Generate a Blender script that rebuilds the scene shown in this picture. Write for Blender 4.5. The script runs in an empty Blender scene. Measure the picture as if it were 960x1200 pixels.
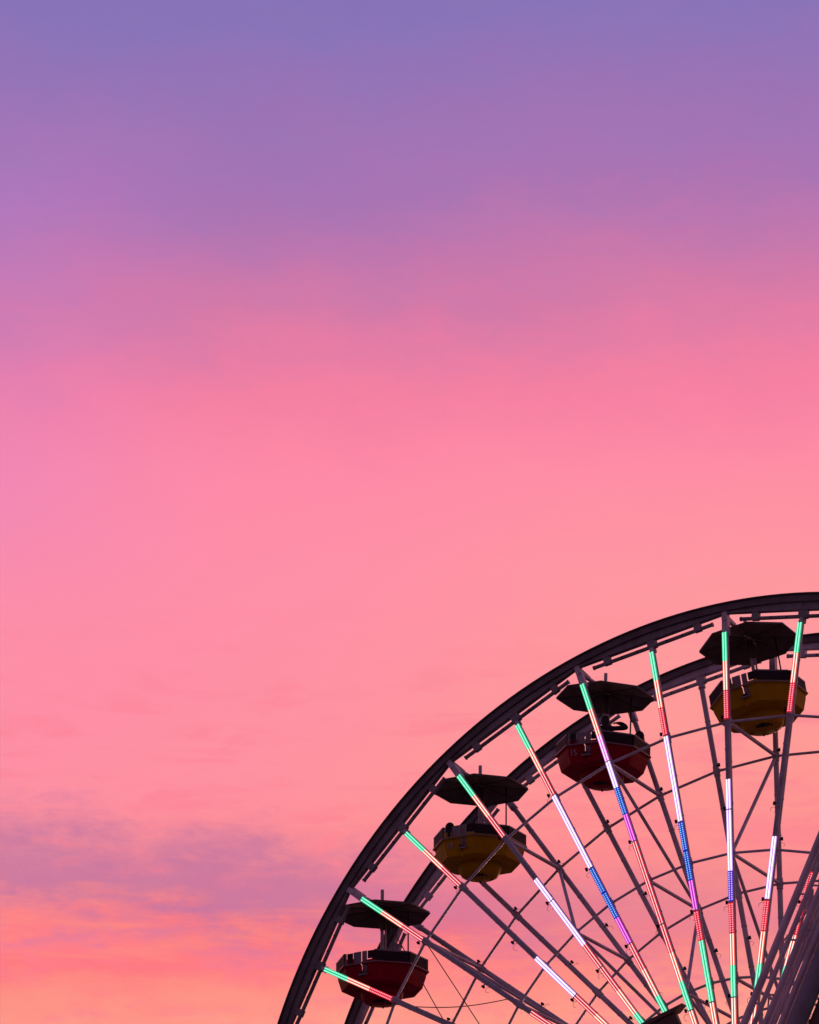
import bpy, bmesh, math, random
from mathutils import Vector, Matrix
random.seed(7)
R_ = math.radians
sc = bpy.context.scene
COL = sc.collection

# ------------------------------------------------------------------ camera, world, sun, exposure
YAW = 0.53736
cam_d = bpy.data.cameras.new('camera')
cam = bpy.data.objects.new('camera', cam_d); COL.objects.link(cam)
cam.location = (25.4727, -58.1512, -13.5934)
cam.rotation_euler = (2.00671, 0.0, YAW)
cam_d.sensor_width = 36.0
cam_d.lens = 101.302
cam_d.clip_start = 0.5; cam_d.clip_end = 9000
sc.camera = cam

sc.view_settings.view_transform = 'Standard'
sc.view_settings.look = 'None'
sc.view_settings.gamma = 1
sc.view_settings.use_curve_mapping = False
sc.view_settings.exposure = 0.0
sc.cycles.max_bounces = 6

def lin(c):
    return tuple(((v/255)/12.92 if v/255 <= .04045 else ((v/255+.055)/1.055)**2.4) for v in c)

SUN_AZ_X, SUN_AZ_Y = -math.sin(YAW-0.35), math.cos(YAW-0.35)      # where the sun went down, behind the wheel
SUN_EL = R_(1.5)

def build_world():
    w = bpy.data.worlds.new('World'); sc.world = w; w.use_nodes = True
    nt = w.node_tree; N = nt.nodes; L = nt.links; N.clear()
    def math_(op, a, b=None, c=None, clamp=False):
        n = N.new('ShaderNodeMath'); n.operation = op; n.use_clamp = clamp
        for k, v in enumerate((a, b, c)):
            if v is None: continue
            if isinstance(v, (int, float)): n.inputs[k].default_value = v
            else: L.new(v, n.inputs[k])
        return n.outputs[0]
    def smooth(x, lo, hi):
        n = N.new('ShaderNodeMapRange'); n.interpolation_type = 'SMOOTHSTEP'
        L.new(x, n.inputs[0]); n.inputs[1].default_value = lo; n.inputs[2].default_value = hi
        return n.outputs[0]
    def mix(f, a, b):
        n = N.new('ShaderNodeMix'); n.data_type = 'RGBA'
        if isinstance(f, (int, float)): n.inputs[0].default_value = f
        else: L.new(f, n.inputs[0])
        for k, v in ((6, a), (7, b)):
            if isinstance(v, tuple): n.inputs[k].default_value = (*v, 1)
            else: L.new(v, n.inputs[k])
        return n.outputs[2]
    tc = N.new('ShaderNodeTexCoord')
    sep = N.new('ShaderNodeSeparateXYZ'); L.new(tc.outputs['Generated'], sep.inputs[0])
    x, y, z = sep.outputs
    cy, sy = math.cos(YAW), math.sin(YAW)
    right = math_('ADD', math_('MULTIPLY', x, cy), math_('MULTIPLY', y, sy))
    fwd = math_('ADD', math_('MULTIPLY', x, -sy), math_('MULTIPLY', y, cy))
    az = math_('MULTIPLY', math_('ARCTAN2', right, fwd), 57.2958)
    el = math_('MULTIPLY', math_('ARCSINE', z), 57.2958)
    def noise(sx, sy_, scale, detail, rough=.5, off=0.0, dist=0.0):
        cb = N.new('ShaderNodeCombineXYZ')
        L.new(math_('MULTIPLY', az, sx), cb.inputs[0]); L.new(math_('MULTIPLY', el, sy_), cb.inputs[1])
        cb.inputs[2].default_value = off
        n = N.new('ShaderNodeTexNoise'); L.new(cb.outputs[0], n.inputs['Vector'])
        n.inputs['Scale'].default_value = scale; n.inputs['Detail'].default_value = detail
        n.inputs['Roughness'].default_value = rough; n.inputs['Distortion'].default_value = dist
        return math_('SUBTRACT', n.outputs[0], .5)
    n1 = noise(.5, 1.0, .32, 2, .5, 3.1)
    n2 = noise(.45, 1.1, 1.1, 5, .62, 8.4, .3)
    n3 = noise(.6, 1.0, 4.0, 5, .7, 1.7)
    # elevation of the colour bands, lifted to the right and ruffled by the cloud texture
    e = math_('ADD', el, math_('MULTIPLY', az, SKY_TILT))
    e = math_('ADD', e, math_('MULTIPLY', n1, 1.9))
    e = math_('ADD', e, math_('MULTIPLY', n2, 1.5))
    e = math_('ADD', e, math_('MULTIPLY', n3, .5))
    ramp = N.new('ShaderNodeValToRGB'); L.new(math_('DIVIDE', e, 60.0), ramp.inputs[0])
    els = ramp.color_ramp.elements
    for k, (deg, c) in enumerate(SKY):
        if k < 2: q = els[k]; q.position = deg/60
        else: q = els.new(deg/60)
        q.color = (*lin(c), 1)
    col = ramp.outputs[0]
    # rosier on the left, warmer peach towards the sunset on the right
    low = math_('SUBTRACT', 1.0, smooth(el, 21.5, 27.0))
    rosy = math_('MULTIPLY', math_('SUBTRACT', 1.0, smooth(math_('ADD', az, math_('MULTIPLY', n1, 8.0)), -8.0, 5.0)), math_('MULTIPLY', smooth(el, 17.5, 20.0), math_('SUBTRACT', 1.0, smooth(el, 24.5, 28.0))))
    col = mix(math_('MULTIPLY', rosy, .62), col, lin((255, 137, 171)))
    peach = math_('MULTIPLY', smooth(math_('ADD', az, math_('MULTIPLY', n2, 9.0)), -2.0, 8.0), low)
    col = mix(math_('MULTIPLY', peach, .34), col, lin((255, 164, 146)))
    # coral streaks near the bottom
    n4 = noise(.28, 1.5, 1.6, 6, .62, 5.2, .6)
    mot = math_('MULTIPLY', smooth(math_('ADD', n4, math_('MULTIPLY', n2, .8)), -.04, .22), math_('SUBTRACT', 1.0, smooth(el, 19.5, 24.0)))
    col = mix(math_('MULTIPLY', mot, .55), col, lin((252, 126, 146)))
    cor = math_('MULTIPLY', smooth(math_('MULTIPLY', n4, -1.0), -.05, .16), math_('SUBTRACT', 1.0, smooth(el, 16.6, 18.6)))
    col = mix(math_('MULTIPLY', cor, .38), col, lin((255, 146, 128)))
    # grey-violet cloud bank low on the left, thin and streaked, fading towards the right
    band_e = math_('ADD', math_('ADD', el, math_('MULTIPLY', az, .07)), math_('MULTIPLY', n2, 2.2))
    band_e = math_('ADD', band_e, math_('MULTIPLY', n4, 1.9))
    band_e = math_('ADD', band_e, math_('MULTIPLY', n3, .8))
    b = math_('MULTIPLY', smooth(band_e, 15.9, 17.2), math_('SUBTRACT', 1.0, smooth(band_e, 17.2, 18.8)))
    fade = math_('SUBTRACT', 1.0, math_('MULTIPLY', smooth(az, -4.0, 6.0), .60))
    col = mix(math_('MULTIPLY', math_('MULTIPLY', b, fade), .68), col, lin((172, 112, 165)))
    # a lilac veil high on the left
    veil = math_('MULTIPLY', math_('SUBTRACT', 1.0, smooth(az, -9.5, -3.5)), math_('MULTIPLY', smooth(e, 22, 26), math_('SUBTRACT', 1.0, smooth(e, 31, 34))))
    col = mix(math_('MULTIPLY', veil, .22), col, lin((190, 130, 215)))
    # faint brightness texture
    col = mix(math_('ADD', .5, math_('MULTIPLY', n2, 1.0), clamp=True), mix(.05, col, lin((225, 105, 140))), mix(.05, col, lin((255, 190, 185))))
    # the glow is only on the side where the sun set; behind the camera the sky is already dusk blue
    hd = math_('ADD', math_('MULTIPLY', x, SUN_AZ_X), math_('MULTIPLY', y, SUN_AZ_Y))
    side = smooth(hd, 0.0, 0.66)
    dusk = mix(smooth(z, 0.0, 0.9), DUSK_LOW, DUSK_HIGH)
    col = mix(side, dusk, col)
    col = mix(smooth(z, -0.02, 0.02), (.02, .016, .03), col)
    bg = N.new('ShaderNodeBackground'); L.new(col, bg.inputs[0]); bg.inputs[1].default_value = 1.0
    sky = N.new('ShaderNodeTexSky'); sky.sky_type = 'NISHITA'; sky.sun_disc = False
    sky.sun_elevation = SUN_EL; sky.sun_rotation = math.atan2(SUN_AZ_X, SUN_AZ_Y)
    bg2 = N.new('ShaderNodeBackground'); L.new(sky.outputs[0], bg2.inputs[0]); bg2.inputs[1].default_value = NISHITA
    add = N.new('ShaderNodeAddShader'); L.new(bg.outputs[0], add.inputs[0]); L.new(bg2.outputs[0], add.inputs[1])
    out = N.new('ShaderNodeOutputWorld'); L.new(add.outputs[0], out.inputs[0])

NISHITA = 0.0
SKY_TILT = -0.045
DUSK_LOW = (.23, .11, .175); DUSK_HIGH = (.13, .08, .17)
SKY = [(0, (255, 170, 120)), (12, (255, 172, 140)), (14.8, (255, 162, 140)), (16.2, (255, 119, 127)), (18, (255, 138, 142)),
       (19.9, (255, 150, 152)), (23.3, (255, 148, 164)), (25.8, (255, 138, 166)), (27.3, (246, 127, 162)),
       (28.9, (212, 120, 168)), (31.2, (166, 114, 180)), (34.6, (129, 113, 185)), (45, (95, 100, 170)), (60, (60, 70, 130))]
build_world()

sun_d = bpy.data.lights.new('sun', 'SUN'); sun_d.energy = 0.35; sun_d.angle = R_(3); sun_d.color = (1, .45, .32)
sun = bpy.data.objects.new('sun', sun_d); COL.objects.link(sun)
sdir = Vector((SUN_AZ_X*math.cos(SUN_EL), SUN_AZ_Y*math.cos(SUN_EL), math.sin(SUN_EL)))
sun.rotation_euler = sdir.to_track_quat('Z', 'Y').to_euler()

# ------------------------------------------------------------------ materials
def paint(name, c, rough=.5, metal=0.0, dirt=.35, scale=3.0, dirt_c=None, bump=.0, spec=.5):
    m = bpy.data.materials.new(name); m.use_nodes = True
    nt = m.node_tree; N = nt.nodes; L = nt.links
    b = N['Principled BSDF']; b.inputs['Roughness'].default_value = rough; b.inputs['Metallic'].default_value = metal
    b.inputs['Specular IOR Level'].default_value = spec
    tc = N.new('ShaderNodeTexCoord'); n = N.new('ShaderNodeTexNoise')
    L.new(tc.outputs['Object'], n.inputs['Vector']); n.inputs['Scale'].default_value = scale
    n.inputs['Detail'].default_value = 6; n.inputs['Roughness'].default_value = .65
    mr = N.new('ShaderNodeMapRange'); L.new(n.outputs[0], mr.inputs[0]); mr.inputs[1].default_value = .42; mr.inputs[2].default_value = .68
    mr.inputs[4].default_value = dirt
    mx = N.new('ShaderNodeMix'); mx.data_type = 'RGBA'; L.new(mr.outputs[0], mx.inputs[0])
    mx.inputs[6].default_value = (*c, 1); mx.inputs[7].default_value = (*(dirt_c or tuple(v*.35 for v in c)), 1)
    L.new(mx.outputs[2], b.inputs['Base Color'])
    r2 = N.new('ShaderNodeMath'); r2.operation = 'MULTIPLY_ADD'; L.new(n.outputs[0], r2.inputs[0]); r2.inputs[1].default_value = .3; r2.inputs[2].default_value = rough-.15
    L.new(r2.outputs[0], b.inputs['Roughness'])
    return m
def glow(name, c, s):
    m = bpy.data.materials.new(name); m.use_nodes = True
    b = m.node_tree.nodes['Principled BSDF']; b.inputs['Base Color'].default_value = (.05, .05, .05, 1)
    b.inputs['Emission Color'].default_value = (*lin(c), 1); b.inputs['Emission Strength'].default_value = s
    return m
M = {}
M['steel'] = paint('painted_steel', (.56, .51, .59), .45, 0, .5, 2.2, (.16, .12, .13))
M['steel_dark'] = paint('dark_mottled_steel', (.23, .205, .235), .55, 0, .7, 1.8, (.08, .06, .065))  # darker base than painted_steel, for the front rim and main shaft
M['tread'] = paint('black_tread', (.05, .045, .05), .75, 0, .5, 3)
M['canopy'] = paint('dark_canopy_fibreglass', (.115, .085, .07), .6, 0, .6, 2.5, (.045, .034, .03))
M['red'] = paint('red_fibreglass', (.31, .003, .024), .55, 0, .45, 2.5, (.16, .0015, .012), spec=.07)
M['yellow'] = paint('yellow_fibreglass', (.42, .25, .005), .55, 0, .45, 2.5, (.28, .15, .003), spec=.07)
M['rim_dark'] = paint('grimy_rim_steel', (.13, .10, .115), .6, 0, .6, 1.8)
M['black'] = paint('black_vinyl', (.03, .022, .03), .65, 0, .4, 5, spec=.12)
M['trim'] = paint('grey_trim', (.20, .17, .21), .45, 0, .4, 5)
M['numeral'] = paint('white_numeral', (.42, .38, .42), .5, 0, .3, 5)
M['skin'] = paint('skin', (.22, .12, .085), .5, 0, .1, 5)
M['hair'] = paint('dark_hair', (.02, .014, .012), .6, 0, .2, 30)
M['cloth'] = paint('dark_cloth', (.03, .025, .035), .85, 0, .3, 12)
M['brown'] = paint('brown_board', (.10, .045, .035), .6, 0, .5, 3)
M['mast'] = paint('slate_paint', (.68, .56, .66), .45, 0, .5, 1.4, (.22, .17, .22))
M['mast_dark'] = paint('dark_slate_paint', (.24, .22, .30), .45, 0, .5, 1.4, (.10, .08, .11))
M['wire'] = paint('orange_wire', (.75, .16, .04), .5, 0, .2, 5)
M['darkwire'] = paint('steel_cable', (.10, .07, .08), .5, .6, .2, 5)
M['housing'] = paint('led_housing', (.42, .40, .48), .45, 0, .4, 5)
LEDC = {  # code: (core, core strength, glow body, body strength)
    'G': ((150, 255, 215), 1.25, (0, 205, 140), .85),
    'W': ((255, 242, 226), 1.3, (250, 92, 74), .85),
    'R': ((255, 160, 175), 1.2, (225, 0, 40), .95), 'Q': ((255, 214, 214), 1.15, (226, 4, 42), .9),
    'P': ((255, 240, 255), 1.35, (205, 150, 250), .9),
    'L': ((255, 225, 255), 1.3, (235, 90, 225), .9),
    'B': ((130, 200, 255), 1.1, (8, 45, 205), .8),
    'V': ((215, 190, 255), 1.1, (80, 25, 205), .8),
    'M': ((255, 150, 250), 1.15, (200, 25, 190), .85)}
for k, (c, s, bc, bs) in LEDC.items():
    M['c'+k] = glow('led_core_'+k.lower(), c, s); M['b'+k] = glow('led_glow_'+k.lower(), bc, bs)

# ------------------------------------------------------------------ mesh helpers
class MB:
    def __init__(s): s.v = []; s.f = []; s.m = []; s.mats = []
    def mi(s, m):
        if m not in s.mats: s.mats.append(m)
        return s.mats.index(m)
    def add(s, vs, fs, m):
        o = len(s.v); s.v += [tuple(v) for v in vs]; k = s.mi(m)
        for f in fs: s.f.append([i+o for i in f]); s.m.append(k)
    def tube(s, a, b, r, m, n=10, r2=None):
        a = Vector(a); b = Vector(b); d = (b-a).normalized()
        u = d.cross(Vector((0, 1, 0)) if abs(d.y) < .9 else Vector((1, 0, 0))).normalized(); w = d.cross(u)
        r2 = r if r2 is None else r2
        vs = [a+(u*math.cos(t)+w*math.sin(t))*r for t in [2*math.pi*k/n for k in range(n)]]
        vs += [b+(u*math.cos(t)+w*math.sin(t))*r2 for t in [2*math.pi*k/n for k in range(n)]]
        s.add(vs, [[k, (k+1) % n, n+(k+1) % n, n+k] for k in range(n)]+[list(range(n))[::-1], list(range(n, 2*n))], m)
    def path(s, pts, r, m, n=6):
        for a, b in zip(pts[:-1], pts[1:]): s.tube(a, b, r, m, n)
    def box(s, c, ax, h, m):
        """centre, three axes, three half sizes"""
        c = Vector(c); ax = [Vector(a).normalized()*k for a, k in zip(ax, h)]
        vs = [c+ax[0]*i+ax[1]*j+ax[2]*k for i in (-1, 1) for j in (-1, 1) for k in (-1, 1)]
        s.add(vs, [[0, 1, 3, 2], [4, 6, 7, 5], [0, 4, 5, 1], [2, 3, 7, 6], [0, 2, 6, 4], [1, 5, 7, 3]], m)
    def loft(s, rings, m, cap0=True, cap1=True):
        n = len(rings[0]); vs = [v for r in rings for v in r]; fs = []
        for j in range(len(rings)-1):
            for k in range(n):
                fs.append([j*n+k, j*n+(k+1) % n, (j+1)*n+(k+1) % n, (j+1)*n+k])
        if cap0: fs.append(list(range(n))[::-1])
        if cap1: fs.append([(len(rings)-1)*n+k for k in range(n)])
        s.add(vs, fs, m)
    def build(s, name, parent=None, smooth=False, bevel=0.0):
        me = bpy.data.meshes.new(name); me.from_pydata(s.v, [], s.f)
        for m in s.mats: me.materials.append(M[m])
        me.polygons.foreach_set('material_index', s.m)
        bm = bmesh.new(); bm.from_mesh(me); bmesh.ops.recalc_face_normals(bm, faces=bm.faces); bm.to_mesh(me); bm.free()
        if smooth:
            me.polygons.foreach_set('use_smooth', [True]*len(me.polygons))
            me.set_sharp_from_angle(angle=R_(38))
        o = bpy.data.objects.new(name, me); COL.objects.link(o)
        if bevel:
            b = o.modifiers.new('bevel', 'BEVEL'); b.width = bevel; b.segments = 2; b.limit_method = 'ANGLE'
        if parent: o.parent = parent
        return o
def thing(name, label, cat, loc=(0, 0, 0), group=None):
    o = bpy.data.objects.new(name, None); COL.objects.link(o); o.location = loc; o.empty_display_size = .3
    o['label'] = label; o['category'] = cat
    if group: o['group'] = group
    return o

# ------------------------------------------------------------------ ground and water far below the picture
GZ = -15.5
def sheet(name, x0, x1, y0, y1, z, mat):
    b = MB(); b.add([(x0, y0, z), (x1, y0, z), (x1, y1, z), (x0, y1, z)], [[0, 1, 2, 3]], mat)
    o = b.build(name); o['kind'] = 'structure'; return o
M['deck'] = paint('pier_planks', (.13, .10, .085), .7, 0, .6, .8)
M['water'] = paint('sea_water', (.02, .03, .045), .2, 0, .3, .05)
sheet('sea', -4000, 4000, -4000, 4000, GZ-4, 'water')
b = MB(); b.box((0, -20, GZ-.4), ((1, 0, 0), (0, 1, 0), (0, 0, 1)), (90, 110, .4), 'deck')
o = b.build('pier_deck'); o['kind'] = 'structure'

# ------------------------------------------------------------------ ferris wheel
R = 12.8; TH0 = 0.013952; STEP = R_(9)
YF, YB = -1.328, 1.328                       # the two rims
HF, HB = -1.607, 0.960                       # where the spokes meet the hub flanges
RN = 12.56                                   # inner edge of the rim at a spoke
def th(i): return TH0+STEP*(i-8)
def pt(t, r, y): return Vector((r*math.sin(t), y, r*math.cos(t)))
def er(i): return pt(th(i), 1, 0)            # outward
def et(i): return pt(th(i)+math.pi/2, 1, 0)  # clockwise
def spy(r, s):
    t = (RN-r)/(RN-.9); return (YF+(HF-YF)*t) if s < 0 else (YB+(HB-YB)*t)
def node(i, r, s): return pt(th(i), r, spy(r, s))

wheel = thing('ferris_wheel', 'tall twin-rim amusement wheel with long spokes lined by green, red, white and blue lights', 'ferris wheel')

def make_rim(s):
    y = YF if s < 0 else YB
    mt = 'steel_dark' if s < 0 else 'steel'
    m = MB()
    # outer curved channel: thin tread strip, two side flanges
    n = 240
    def ring(prof, mat):
        rings = []
        for k in range(n+1):
            t = 2*math.pi*k/n
            rings.append([pt(t, r, y+yy) for r, yy in prof])
        m.loft(rings, mat, False, False)
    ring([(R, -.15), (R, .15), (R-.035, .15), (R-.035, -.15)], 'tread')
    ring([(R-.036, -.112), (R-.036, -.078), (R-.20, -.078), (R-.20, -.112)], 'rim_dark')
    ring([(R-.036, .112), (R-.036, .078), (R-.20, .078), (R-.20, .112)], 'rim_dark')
    # straight chord beams between the gondola spokes
    for g in range(20):
        i0 = 2*g; a = node(i0, RN+.005, s); c = node(i0+2, RN+.005, s); a.y = c.y = y
        mid = th(i0+1); nr = pt(mid, 1, 0); d = (c-a).normalized(); L = (c-a).length
        cen = (a+c)/2
        # web plate whose top follows the curved channel
        N2 = 14; top = []; bot = []
        for k in range(N2+1):
            t = th(i0)+STEP*2*k/N2
            top.append(pt(t, R-.10, y)); q = a+(c-a)*(k/N2); bot.append(q)
        vs = [v+Vector((0, e, 0)) for e in (-.055, .055) for v in (top+bot)]
        K = N2+1; fs = []
        for k in range(N2):
            fs += [[k, k+1, K+k+1, K+k], [2*K+k, 3*K+k, 3*K+k+1, 2*K+k+1], [K+k, K+k+1, 3*K+k+1, 3*K+k]]
        m.add(vs, fs, mt)
        # bottom flange
        m.box(cen+nr*.012, (d, (0, 1, 0), nr), (L/2-.03, .075, .013), mt)
        # stiffeners and splice plates
        for u in (-.32, 0, .32):
            q = cen+d*(u*L)
            m.box(q+nr*.10, (d, (0, 1, 0), nr), (.012, .072, .085), mt)
        m.box(cen+nr*.24, (d, (0, 1, 0), nr), (.16, .07, .03), mt)
    o = m.build('rim', wheel)
    # straight inner light bars with their clamps
    for g in range(20):
        i = 2*g+1; nr = er(i); d = et(i); m2 = MB()
        half = 1.56; c = pt(th(i), 12.262, y)+d*(.02)
        m2.tube(c-d*half, c+d*half, .047, mt, 10)
        m2.tube(c-d*(half+.03), c-d*half, .056, mt, 10); m2.tube(c+d*half, c+d*(half+.03), .056, mt, 10)
        for u in (-1.2, 0, 1.2):
            w = .11 if u == 0 else .085
            m2.box(c+d*u+nr*.055, (d, (0, 1, 0), nr), (w, .062, .10), mt)
            for v in (-.06, .06): m2.tube(c+d*(u+v)-nr*.07, c+d*(u+v)-nr*.03, .013, mt, 6)
        for u in (-.8, -.4, .4, .8):
            m2.box(c+d*u-Vector((0, .05, 0)), (d, (0, 1, 0), nr), (.02, .012, .02), 'tread')
        m2.box(c-nr*.10, (d, (0, 1, 0), nr), (.055, .06, .06), mt)
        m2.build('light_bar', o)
    return o
make_rim(-1); make_rim(1)

B0, MOD = 12.06, 0.7235
def bd(k): return B0-MOD*k
# what every light strip shows, module by module from the rim inwards ('-' = unlit)
PAT = {-1: 'GRR---------', 0: 'GWR---------', 1: 'GWR---------', 2: 'GWQ-----QQWG', 3: 'GWQ----PPQWG', 4: 'GWQ--PPPQQWG', 5: 'GWQPPPBBMQWG', 6: 'GWLPBMQQQQWG',
       7: 'GWRPPPBBMRGG', 8: 'GWR--PPPVRWG', 9: 'GWR----PPRWG', 10: 'GWR-----RRWG', 11: 'GWR------RWG', 12: 'GWR------RWG', 13: 'GWR-----RRWG'}
for k in range(14, 40): PAT[k-0] = 'GWR--PPBMRWG'
PAT[39] = PAT[-1]
def led_strip(i, parent):
    er_, et_ = er(i), et(i); m = MB()
    f = (node(i, 12, -1)-node(i, 2, -1)).normalized()           # along the spoke
    side = et_; nrm = f.cross(side); nrm = nrm if nrm.y < 0 else -nrm
    def P(r, u, v): return node(i, r, -1)+nrm*v+side*u
    pat = PAT[i]+'WWR'
    for k, c in enumerate(pat):
        r0, r1 = bd(k), bd(k+1)
        if k == 0 and i % 2: r0 += .02
        gap = .014 if k in (2, 5, 8, 11) else .003; g1 = .014 if k in (3, 6, 9, 12) else .003
        a, bq = r0-g1, r1+gap
        mid = (a+bq)/2; h = (a-bq)/2
        m.box(P(mid, 0, .082), (f, side, nrm), (h, .055, .016), 'housing')
        # end caps and joint
        if k in (2, 5, 8, 11) or pat[k] == '-' : m.box(P(r1, 0, .088), (f, side, nrm), (.022, .058, .022), 'housing')
        if c == '-': 
            for u in (-.030, .030): m.box(P(mid, u, .103), (f, side, nrm), (h-.02, .017, .006), 'housing')
            continue
        m.box(P(mid, 0, .104), (f, side, nrm), (h-.002, .061, .008), 'b'+c)
        dots = c in 'RBV' 
        for u in (-.030, .030):
            if not dots:
                m.box(P(mid, u, .106), (f, side, nrm), (h-.002, {'Q': .0085, 'M': .011, 'W': .0105, 'P': .015}.get(c, .0125), .014), 'c'+c)
            else:
                nd = 13
                for q in range(nd):
                    r = a-.02-(a-bq-.04)*(q+.5)/nd
                    m.box(P(r, u, .116), (f, side, nrm), (.0135, .0125, .006), 'c'+c)
    o = m.build('led_strip', parent)
    return o
def make_spoke(i, s):
    m = MB(); f = (node(i, 12, s)-node(i, 2, s)).normalized()
    gond = i % 2 == 0
    mt = 'steel'
    top = RN-.02 if gond else 12.16
    rr = .062 if s < 0 else .064
    # tube in three spliced lengths with collars
    m.tube(node(i, .95, s), node(i, top, s), rr, mt, 12)
    for r in (9.87, 6.72, 3.84): m.tube(node(i, r-.13, s), node(i, r+.13, s), rr+.014, mt, 12)
    for r in (11.2, 8.9, 7.9, 5.9, 4.9): m.tube(node(i, r-.015, s), node(i, r+.015, s), rr+.007, mt, 12)
    sd = et(i)
    if gond:   # tapered gusset where the spoke meets the rim, carrying the gondola axle
        y = YF if s < 0 else YB
        a = node(i, RN+.05, s); bq = node(i, 12.02, s)
        m.loft([[a+sd*u+Vector((0, v, 0)) for u, v in ((-.062, -.085), (.062, -.085), (.062, .085), (-.062, .085))],
                [bq+sd*u+Vector((0, v, 0)) for u, v in ((-.078, -.07), (.078, -.07), (.078, .07), (-.078, .07))]], mt)
    else:
        m.tube(node(i, 12.1, s), node(i, 12.22, s), .085, mt, 12, .06)
    # node plates for the struts
    for r in (9.87, 6.72, 3.84):
        m.box(node(i, r, s), (sd, (0, 1, 0), f), (.085, .018, .055), mt)
    o = m.build('spoke', wheel, smooth=True)
    if s < 0: led_strip(i, o)
    # lamp sockets with a little loop of flex, on the side away from the next spoke
    for r in (9.87+.12, 7.78, 5.57, 3.44):
        k = MB(); q = node(i, r, s)+sd*(-.125 if s < 0 else .115)+Vector((0, -.06, 0))
        k.tube(q-f*.04, q+f*.035, .030, 'black', 8); k.tube(q+f*.0, q+sd*(.07 if s < 0 else -.07), .018, 'black', 6)
        k.build('lamp_socket', o)
        k = MB(); c = q-f*.16; N3 = 11; a0 = random.uniform(-.5, .5); rad = random.uniform(.055, .085)
        pts = [c+(sd*math.cos(a0+t)*1.1+f*math.sin(a0+t))*rad+Vector((0, .02*math.sin(2*t), 0)) for t in [math.pi*1.5*j/N3-1.0 for j in range(N3+1)]]
        k.path(pts, .0045, 'wire', 5); k.build('flex_loop', o)
    return o
for i in range(-1, 39):
    for s in (-1, 1): make_spoke(i, s)

RINGS = (9.87, 6.72, 3.84)
rest = MB()
for i in range(-1, 39):
    for s in (-1, 1):
        for r in RINGS:
            tgt = MB() if -1 <= i < 13 else rest
            a, c = node(i, r, s), node(i+1, r, s); d = (c-a).normalized()
            tgt.tube(a+d*.05, c-d*.05, .034 if r > 9 else .031, 'steel', 8)
            if tgt is not rest: tgt.build('ring_strut', wheel, smooth=True)
o = rest.build('ring_strut', wheel, smooth=True); o['kind'] = 'stuff'
rest = MB()
for i in range(0, 39, 2):
    alt = (i//2) % 2     # 1: s2, s6 ...: front to back going inwards first
    f = [node(i, r, -1) for r in RINGS]; k = [node(i, r, 1) for r in RINGS]
    f.append(node(i, 1.7, -1)); k.append(node(i, 1.7, 1))
    pairs = [(f[0], k[0], .047), (f[1], k[1], .042), (f[2], k[2], .04)]
    if alt: pairs += [(f[0], k[1], .042), (k[1], f[2], .04), (f[2], k[3], .04)]
    else: pairs += [(k[0], f[1], .042), (f[1], k[2], .04), (k[2], f[3], .04)]
    for a, c, r in pairs:
        tgt = MB() if i <= 12 else rest
        tgt.tube(a, c, r, 'steel', 10)
        if tgt is not rest: tgt.build('cross_brace', wheel, smooth=True)
o = rest.build('cross_brace', wheel, smooth=True); o['kind'] = 'stuff'
# gondola axles: tube from rim to rim with bearing housings
AX = 12.43
def axle_point(i, y=0.0): return pt(th(i), AX, y)
for i in range(0, 39, 2):
    m = MB()
    a, c = axle_point(i, YF), axle_point(i, YB)
    m.tube(a, c, .052, 'steel', 12)
    m.loft([[a+Vector((u, v, w)) for u, v, w in ((-.03, 0, .13), (.03, 0, .13), (.03, 0, -.03), (-.03, 0, -.03))],
            [a+Vector((u, v, w)) for u, v, w in ((-.02, .55, .07), (.02, .55, .07), (.02, .55, -.03), (-.02, .55, -.03))]], 'steel')
    for q in (a, c): m.tube(q+Vector((0, -.1, 0)), q+Vector((0, .1, 0)), .07, 'steel', 14)
    m.build('axle', wheel, smooth=True)
# hub
m = MB()
m.tube((0, HF-.05, 0), (0, HF+.05, 0), 1.15, 'steel', 40); m.tube((0, HB-.05, 0), (0, HB+.05, 0), 1.15, 'steel', 40)
m.tube((0, HF, 0), (0, HB, 0), .55, 'steel', 32)
m.build('hub', wheel, smooth=True)
m = MB(); m.tube((0, HF-.9, 0), (0, HB+.9, 0), .22, 'steel_dark', 24); m.build('main_shaft', wheel, smooth=True)
# thin stays seen against the lowest gondola
for a, c in ((node(2, 9.87, -1)+Vector((.02, 0, -.05)), node(0, 6.72, 1)), (axle_point(2, 0.25)+Vector((-.1, 0, -.1)), node(0, 6.72, -1))):
    m = MB(); m.tube(a, c, .012, 'darkwire', 6); m.build('stay_cable', wheel)
m = MB()
a, c = node(1, 9.45, -1), node(2, 7.0, -1); pts = [a+(c-a)*(k/12)+Vector((0, 0, -.10*math.sin(math.pi*k/12))) for k in range(13)]
m.path(pts, .012, 'wire', 6); m.build('light_wire', wheel)

# tower that carries the hub (below the picture)
tower = thing('support_tower', 'A-shaped steel support legs holding the hub of the big wheel', 'support tower', (0, 0, GZ))
for y in (HF-.75, HB+.75):
    for s in (-1, 1):
        m = MB(); m.tube((s*6.2, y*2.2, 0), (s*.25, y, -GZ-.1), .30, 'mast', 16, .24); m.build('leg', tower, smooth=True)
    m = MB(); m.tube((-3.6, y*1.75, -GZ*.42), (3.6, y*1.75, -GZ*.42), .12, 'mast', 12); m.build('cross_bar', tower, smooth=True)

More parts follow.
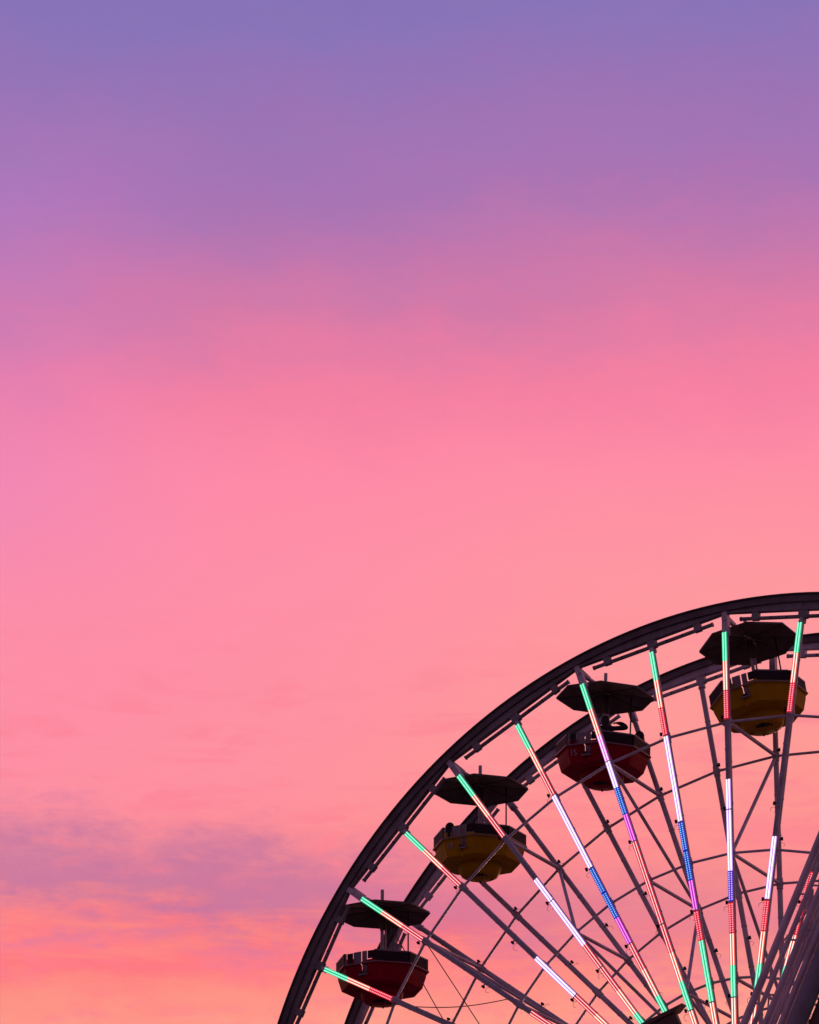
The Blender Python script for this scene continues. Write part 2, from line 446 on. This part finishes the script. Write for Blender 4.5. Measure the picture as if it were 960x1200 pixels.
# ------------------------------------------------------------------ gondolas
def octa(rad, z, rot=22.5, n=8): return [Vector((rad*math.cos(R_(rot+360/n*k)), rad*math.sin(R_(rot+360/n*k)), z)) for k in range(n)]
ZR, ZL, ZB, ZW = -1.22, -1.50, -1.93, -2.26          # rim top, lip, floor, bottom of bowl (from the canopy edge)
RO = 1.145
def facet(k, u, z, out=0.0, rad=RO):
    """point on facet k (between corner k-1 and k of the octagon), u = 0..1 from left to right seen from outside"""
    a = R_(22.5+45*(k-1)); c = R_(22.5+45*k)
    p = Vector((rad*math.cos(a), rad*math.sin(a), z))*(1-u)+Vector((rad*math.cos(c), rad*math.sin(c), z))*u
    n = Vector((math.cos((a+c)/2), math.sin((a+c)/2), 0))
    return p+n*out
def panel(m, k, u0, u1, z0, z1, mat, out=0.0, thick=.035, r0=RO, r1=RO):
    vs = []
    for dpt in (0, -thick):
        vs += [facet(k, u0, z0, out+dpt, r0), facet(k, u1, z0, out+dpt, r0), facet(k, u1, z1, out+dpt, r1), facet(k, u0, z1, out+dpt, r1)]
    m.add(vs, [[0, 1, 2, 3], [7, 6, 5, 4], [0, 4, 5, 1], [1, 5, 6, 2], [2, 6, 7, 3], [3, 7, 4, 0]], mat)
FRONT = 6     # the facet that faces the platform side (-Y): its outward normal is 22.5+45*5.5 = 270 deg
def text_mesh(txt, size, mat):
    cu = bpy.data.curves.new('numeral_curve', 'FONT'); cu.body = txt; cu.size = size; cu.extrude = .003; cu.align_x = 'CENTER'; cu.align_y = 'CENTER'
    o = bpy.data.objects.new('numeral_tmp', cu); COL.objects.link(o)
    bpy.context.view_layer.update()
    me = bpy.data.meshes.new_from_object(o.evaluated_get(bpy.context.evaluated_depsgraph_get()))
    bpy.data.objects.remove(o); bpy.data.curves.remove(cu)
    me.materials.clear(); me.materials.append(M[mat]); me.name = 'numeral'
    return me
DROP = .165      # the canopy edge hangs this far below the axle
def make_gondola(i, colour, label, swing=0.0, num=None, nudge=None):
    g = thing('gondola', label, 'gondola', axle_point(i), 'gondolas hanging between the rims')
    g.rotation_euler = (0, -swing, 0)
    if nudge: g.location += Vector(nudge)
    # canopy: shallow eight-sided umbrella, hollow below, with a thin skirt
    m = MB()
    C0 = octa(1.17, 0); C1 = octa(1.19, -.055); A = octa(.16, .11); Ai = octa(.15, .085); Ci = octa(1.12, -.05)
    m.loft([C1, C0, A], 'canopy', False, True)
    m.loft([C1, Ci, Ai], 'canopy', False, True)
    can = m.build('canopy', g)
    for k in range(8):
        r = MB(); a = Ci[k]*.985+Vector((0, 0, .004)); c = Ai[k]+Vector((0, 0, -.012))
        r.tube(a, c, .016, 'canopy', 6); r.build('rib', can)
    # mast through the canopy, and the thin speaker rod beside it, both thicker and darker at the top
    m = MB(); m.tube((0, 0, ZB+.03), (0, 0, .60), .042, 'steel', 12)
    m.tube((.075, .03, ZB+.03), (.075, .03, .1), .024, 'steel', 8)
    m.tube((0, 0, -.43), (0, 0, .05), .055, 'canopy', 12); m.tube((.075, .03, -.43), (.075, .03, .05), .032, 'canopy', 8)  # upper lengths of both tubes again, wider and in the dark canopy colour
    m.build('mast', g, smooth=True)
    m = MB(); m.tube((.56, .30, ZB+.03), (.56, .30, .07), .019, 'black', 8); m.build('rod', g, smooth=True)
    # tub: eight-sided body with overhanging lip and round bowl below
    m = MB()
    body = [octa(RO, ZL+.012), octa(RO, ZL-.035), octa(1.09, ZL-.055), octa(1.075, ZL-.16), octa(.985, ZB), octa(.955, ZB-.012)]
    inner = [octa(RO-.04, ZL+.012), octa(1.04, ZL-.05), octa(.93, ZB+.03)]
    # body shell: all facets except a slit beside the door, cut as a real gap in the front facet
    slit0, slit1 = .535, .572
    zs = [ZL+.012, ZL-.035, ZL-.055, ZL-.16, ZB, ZB-.012]; rs = [RO, RO, 1.09, 1.075, .985, .955]
    ri = [RO-.04, RO-.04, 1.05, 1.035, .945, .955]
    for k in range(8):
        spans = [(0, 1)] if k != FRONT else [(0, slit0), (slit1, 1)]
        for u0, u1 in spans:
            for j in range(len(zs)-1):
                vs = [facet(k, u0, zs[j], 0, rs[j]), facet(k, u1, zs[j], 0, rs[j]), facet(k, u1, zs[j+1], 0, rs[j+1]), facet(k, u0, zs[j+1], 0, rs[j+1])]
                m.add(vs, [[0, 1, 2, 3]], colour)
                vs = [facet(k, u0, zs[j], 0, ri[j]), facet(k, u1, zs[j], 0, ri[j]), facet(k, u1, zs[j+1], 0, ri[j+1]), facet(k, u0, zs[j+1], 0, ri[j+1])]
                m.add(vs, [[3, 2, 1, 0]], colour)
            m.add([facet(k, u0, zs[0], 0, rs[0]), facet(k, u1, zs[0], 0, rs[0]), facet(k, u1, zs[0], 0, ri[0]), facet(k, u0, zs[0], 0, ri[0])], [[0, 1, 2, 3]], colour)
            if k == FRONT:
                for u in (u0, u1):
                    if u in (0, 1): continue
                    for j in range(len(zs)-1):
                        m.add([facet(k, u, zs[j], 0, rs[j]), facet(k, u, zs[j], 0, ri[j]), facet(k, u, zs[j+1], 0, ri[j+1]), facet(k, u, zs[j+1], 0, rs[j+1])], [[0, 1, 2, 3]], colour)
    # the slit only reaches part of the way down
    m.box(facet(FRONT, (slit0+slit1)/2, (ZL-.17+ZB)/2-.02, -.045, 1.02), ((1, 0, 0), (0, 1, 0), (0, 0, 1)), (.026, .03, .155), colour)
    m.loft([octa(.956, ZB-.014), octa(.956, ZB+.02)], colour)
    bm_ = []
    for rad, z in ((.515, ZB-.012), (.52, ZB-.10), (.49, ZB-.20), (.44, ZW+.04), (.36, ZW), (.0, ZW-.01)):
        bm_.append([Vector((max(rad, .004)*math.cos(2*math.pi*q/32), max(rad, .004)*math.sin(2*math.pi*q/32), z)) for q in range(32)])
    m.loft(bm_, colour, True, True)
    for q in range(5):   # drain fittings
        a = R_(72*q-100); m.tube((.3*math.cos(a), .3*math.sin(a), ZW-.03), (.3*math.cos(a), .3*math.sin(a), ZW+.05), .022, 'black', 8)
    tub = m.build('tub', g, smooth=True)
    bw = MB(); bw.tube((.10, -.30, ZW-.035), (.10, -.30, ZW+.03), .075, 'black', 12); bw.box((.12, -.30, ZW-.03), ((1, 0.2, 0), (0, 1, 0), (0, 0, 1)), (.15, .03, .02), 'black'); bw.build('drain', tub)
    # lip moulding lines and bright edge
    ed = MB(); ed.loft([octa(RO+.012, ZL-.002), octa(RO+.012, ZL-.028)], 'trim', False, False); ed.loft([octa(RO-.002, ZL-.002), octa(RO-.002, ZL-.028)], 'trim', False, False)
    # black padded seat backs: one per facet, standing on the lip; gaps between them
    for k in range(8):
        if k == FRONT: continue
        s_ = MB(); 
        u0, u1 = (.02, .955) if k == FRONT+1 else (.012, .988)
        panel(s_, k, u0, u1, ZL+.012, ZR, 'black', -.012, .05, RO, RO)
        panel(s_, k, u0+.005, u1-.005, ZR-.03, ZR+.006, 'trim', -.006, .06, RO, RO)
        s_.build('seat_back', g)
    # entrance: gate panels with slits of sky between them
    for u0, u1, z0, z1, mat in ((.008, .06, ZL+.012, ZR, 'trim'), (.095, .265, ZL+.012, ZR-.01, 'black'), (.30, .53, ZL+.012, ZR, 'trim'), (.575, .715, ZL+.012, ZR, 'trim')):
        s_ = MB(); panel(s_, FRONT, u0, u1, z0, z1, mat, -.03, .03); s_.build('gate_panel', g)
    s_ = MB(); panel(s_, FRONT, .095, .155, ZL+.012, ZL+.13, colour, -.008, .03); panel(s_, FRONT, .262, .304, ZL+.012, ZL+.12, colour, -.008, .03); panel(s_, FRONT, .712, .99, ZL+.012, ZL+.05, colour, -.008, .03); s_.build('gate_sill', g)
    s_ = MB(); panel(s_, FRONT, .765, .955, ZL+.085, ZR-.015, 'black', -.012, .05); panel(s_, FRONT, .975, .998, ZL+.04, ZR, 'black', -.012, .05)
    panel(s_, FRONT, .9, .93, ZL+.03, ZL+.10, 'black', -.02, .02); s_.build('gate_box', g)
    s_ = MB(); panel(s_, FRONT, .60, .73, ZL-.20, ZL-.065, 'trim', .016, .014, 1.055, 1.09); s_.build('hinge_plate', g)
    s_ = MB(); panel(s_, FRONT, .45, .76, ZL-.30, ZL-.265, 'trim', .04, .03, 1.055, 1.06)
    panel(s_, FRONT, .50, .70, ZL-.27, ZL-.22, 'black', .03, .028, 1.055, 1.065)
    a = facet(FRONT, .60, ZL-.24, .03, 1.07); s_.tube(a, a+Vector((.03, -.03, .10)), .014, 'trim', 6); a = facet(FRONT, .70, ZL-.26, .03, 1.07); s_.tube(a, a+Vector((0, -.03, .02)), .022, 'trim', 6)
    s_.build('latch', g)
    ed.build('lip_trim', g)
    # bench ring inside
    s_ = MB(); s_.loft([octa(.99, -1.70), octa(.62, -1.70), octa(.62, -1.74), octa(.985, -1.74)], 'black', False, False); s_.loft([octa(.66, -1.74), octa(.66, ZB+.02)], colour, False, False); s_.build('bench', g)
    for ch in g.children: ch.location.z -= DROP
    if num:
        n = bpy.data.objects.new('numeral', text_mesh(num, .20, 'numeral')); COL.objects.link(n); n.parent = tub
        p = facet(FRONT, .18, ZL-.20, .012, 1.066)
        n.location = p; n.rotation_euler = (R_(90+17), 0, 0)
    return g
make_gondola(2, 'red', 'dark red gondola lowest at the left edge of the wheel, partly behind the rim')
make_gondola(4, 'yellow', 'yellow gondola between the two red ones, one rider in it', R_(-1.0), '14')
make_gondola(6, 'red', 'red gondola numbered 15 with a rider raising an arm', R_(-4.0), '15')
make_gondola(8, 'yellow', 'yellow gondola near the top right, hanging at a tilt', R_(6.8), None, (-.055, 0, .055))

# ------------------------------------------------------------------ riders
def make_rider(loc, face, label, arm='rest'):
    """seated figure, local frame: +Y forward, origin on the bench under the hips"""
    root = thing('person', label, 'person', loc, 'riders in the gondolas'); root.rotation_euler = (0, 0, face)
    V = []; E = []; Rr = []
    def v(p, r, par=None):
        V.append(p); Rr.append(r); k = len(V)-1
        if par is not None: E.append((par, k))
        return k
    pel = v((0, .02, .10), .135); ab = v((0, 0, .25), .125, pel); ch = v((0, -.01, .42), .14, ab); up = v((0, -.01, .53), .11, ch)
    nk = v((0, .02, .60), .052, up); jaw = v((0, .055, .65), .068, nk); hd = v((0, .04, .735), .092, jaw); cr = v((0, .03, .80), .07, hd)
    v((0, .145, .705), .014, v((0, .125, .715), .02, hd))                 # nose
    for s in (-1, 1):
        v((s*.098, .035, .715), .018, v((s*.085, .04, .72), .02, hd))     # ears
        hp = v((s*.10, .05, .09), .10, pel); kn = v((s*.12, .47, .10), .065, hp); an = v((s*.12, .46, -.16), .045, kn); v((s*.12, .60, -.18), .035, an)
        sh = v((s*.19, -.01, .52), .062, up)
        if arm == 'raise' and s > 0:
            eb = v((.52, .05, .56), .075, sh); wr = v((.37, .12, .70), .055, eb); pm = v((.29, .14, .715), .04, wr)
            fw = Vector((-.9, .3, .15))
        elif arm == 'raise':
            eb = v((-.30, .16, .36), .046, sh); wr = v((-.12, .28, .56), .034, eb); pm = v((-.05, .29, .63), .034, wr); fw = Vector((.5, .1, .85))
        else:
            eb = v((s*.27, .05, .27), .046, sh); wr = v((s*.19, .27, .20), .034, eb); pm = v((s*.17, .34, .19), .034, wr); fw = Vector((-.1*s, 1, -.25))
        fw.normalize(); sd = fw.cross(Vector((0, 0, 1))).normalized()
        p = Vector(V[pm])
        for q, L in enumerate((.055, .07, .066, .05)):
            o = (q-1.5)*.019
            k1 = v(tuple(p+fw*.045+sd*o), .0095, pm); k2 = v(tuple(p+fw*(.045+L*.6)+sd*o*1.1+Vector((0, 0, -.008))), .0085, k1); v(tuple(p+fw*(.045+L)+sd*o*1.1+Vector((0, 0, -.022))), .0075, k2)
        t1 = v(tuple(p+fw*.01+sd*(.04)), .011, pm); v(tuple(p+fw*.045+sd*.058), .009, t1)
    me = bpy.data.meshes.new('body'); me.from_pydata(V, E, [])
    o = bpy.data.objects.new('body_tmp', me); COL.objects.link(o)
    o.modifiers.new('skin', 'SKIN'); 
    for k, d in enumerate(me.skin_vertices[0].data): d.radius = (Rr[k], Rr[k]); d.use_root = (k == 0)
    sb = o.modifiers.new('sub', 'SUBSURF'); sb.levels = 1; sb.render_levels = 1
    bpy.context.view_layer.update()
    me2 = bpy.data.meshes.new_from_object(o.evaluated_get(bpy.context.evaluated_depsgraph_get())); bpy.data.objects.remove(o)
    me2.name = 'body'; me2.materials.clear()
    for q in ('skin', 'cloth'): me2.materials.append(M[q])
    for p in me2.polygons:
        c = p.center; far = Vector((c.x, c.y-0, 0)).length
        p.material_index = 0 if (c.z > .585 and abs(c.x) < .13) else 1
        p.use_smooth = True
    bo = bpy.data.objects.new('body', me2); COL.objects.link(bo); bo.parent = root
    # hair cap
    h = MB(); rings = []
    for j in range(7):
        a = R_(-8+16.3*j); rings.append([Vector((.107*math.cos(a)*math.cos(t), 0.016+.118*math.cos(a)*math.sin(t)*(1 if math.sin(t) < 0 else .86), .735+.118*math.sin(a)+(.035 if math.sin(t) > .5 and j == 0 else 0))) for t in [2*math.pi*q/20 for q in range(20)]])
    h.loft(rings, 'hair', True, True)
    # hair falling to the nape
    h.loft([[Vector((w*math.cos(t), .02+dy+.055*math.sin(t)-.04, z)) for t in [2*math.pi*q/14 for q in range(14)]] for z, w, dy in ((.76, .085, -.03), (.70, .10, -.03), (.62, .095, -.035), (.55, .08, -.05), (.50, .05, -.06))], 'hair')
    h.build('hair', root, smooth=True)
    return root
AZ = R_(29)
def seat(i, rx, near, z):      # metres to the right and towards the platform side, seen from the viewing side
    c = axle_point(i); return (c.x+rx*math.cos(AZ)+near*math.sin(AZ), c.y+rx*math.sin(AZ)-near*math.cos(AZ), c.z+z-DROP)
make_rider(seat(6, -.04, .50, -1.53), AZ, 'dark-haired rider in the red gondola numbered 15, raising a bent arm', 'raise')
make_rider(seat(6, .80, -.08, -1.71), AZ+R_(90), 'rider sitting low at the right end of the red gondola numbered 15')
make_rider(seat(4, -.76, -.24, -1.62), AZ-R_(80), 'lone rider whose head shows above the yellow gondola rim')

# ------------------------------------------------------------------ leaning lattice mast of the neighbouring ride
LEAN = Vector((.4645, 0, .8856))
mast = thing('leaning_mast', 'slate grey leaning lattice mast with one thick tube at the lower right corner', 'ride mast', (-6.72, -6.0, GZ))
def mline(x_at, y, z): return Vector((x_at+(z-1.5)*.5245, y, z))
org = Vector((-6.72, -6.0, GZ))
def mtube(x_at, y, r, name, mat='mast', z0=GZ, z1=9.5, n=14):
    m = MB(); m.tube(mline(x_at, y, z0)-org, mline(x_at, y, z1)-org, r, mat, n); return m.build(name, mast, smooth=True)
X0 = 2.206
CH = [(0, -6.0, .078), (.24, -6.0, .052), (.50, -6.0, .068), (.86, -6.0, .066), (.30, -5.4, .06), (.62, -5.4, .055), (.71, -6.0, .04), (1.0, -5.95, .042), (.78, -5.5, .05)]
for dx, y, r in CH: mtube(X0+dx, y, r, 'chord')
mtube(X0+1.22, -6.0, .188, 'main_tube', 'mast_dark', n=28)
m = MB(); m.tube(Vector((3.56, -5.7, 2.3))-org, Vector((3.68, -5.7, 4.15))-org, .075, 'mast', 14); m.build('brace_post', mast, smooth=True)
z = GZ+.6
while z < 9.2:
    pairs = [((0, -6.0), (.24, -6.0), 0), ((.24, -6.0), (.50, -6.0), .13), ((.50, -6.0), (.86, -6.0), .3), ((.86, -6.0), (1.22, -6.0), .42)]
    for a, c, dz in pairs:
        m = MB(); m.tube(mline(X0+a[0], a[1], z+dz)-org, mline(X0+c[0], c[1], z+dz-.05)-org, .022, 'mast', 8); m.build('rung', mast)
    z += 1.05
lac = MB(); z = GZ+.3
while z < 6:
    for (a, ya), (c, yc) in (((0, -6.0), (.30, -5.4)), ((.30, -5.4), (.50, -6.0)), ((.5, -6.0), (.62, -5.4)), ((.62, -5.4), (.86, -6.0))):
        lac.tube(mline(X0+a, ya, z)-org, mline(X0+c, yc, z+1.5)-org, .02, 'mast', 6)
        lac.tube(mline(X0+a, ya, z+3.0)-org, mline(X0+c, yc, z+1.5)-org, .02, 'mast', 6)
    z += 3.0
lac.build('lacing', mast)
m = MB()
d = LEAN; sx = Vector((.8856, 0, -.4645))
c = mline(X0+1.22, -5.9, -2.0)-org+sx*.72
m.box(c, (d, sx, (0, 1, 0)), (5.0, .52, .03), 'brown'); pn = m.build('side_panel', mast)
m = MB()
for k in range(60):
    q = c+d*(4.6-.06*k)+sx*(.10)+Vector((0, -.036, 0)); m.box(q, (d, sx, (0, 1, 0)), (.02, .018, .006), 'cG' if k < 12 else 'cW' if k < 24 else 'cR')
m.build('led_strip', pn)

# ------------------------------------------------------------------ brown platform roof corner at the bottom edge
roof = thing('platform_roof', 'dark brown roof corner poking up at the bottom edge, in front of the spokes', 'roof', (-2.4, -3.2, GZ))
ro = Vector((-2.4, -3.2, GZ)); tip = Vector((-.338, -3.4, 2.883))
def prof(pts, y0, y1, name, bev=.01):
    m = MB(); m.loft([[Vector((x, y0, z))-ro for x, z in pts], [Vector((x, y1, z))-ro for x, z in pts]], 'brown'); return m.build(name, roof, bevel=bev)
SL = .315
def rp(a, dz): return (tip.x-a, tip.z-a*SL+dz)      # a metres back from the eave tip, down the slope
slab = prof([rp(0, 0), rp(4.4, 0), rp(4.4, -.12), rp(.16, -.10)], -3.47, -3.22, 'slab')
prof([rp(.20, -.125), rp(4.2, -.125), rp(4.2, -.48), rp(.10, -.40)], -3.43, -3.26, 'fascia')
for a in (1.9, 3.8):
    p = Vector((*rp(a, -.3), 0)); m = MB(); m.tube((p.x-ro.x, -.14, 0), (p.x-ro.x, -.14, p.y-GZ), .07, 'mast', 14); m.build('post', roof, smooth=True)
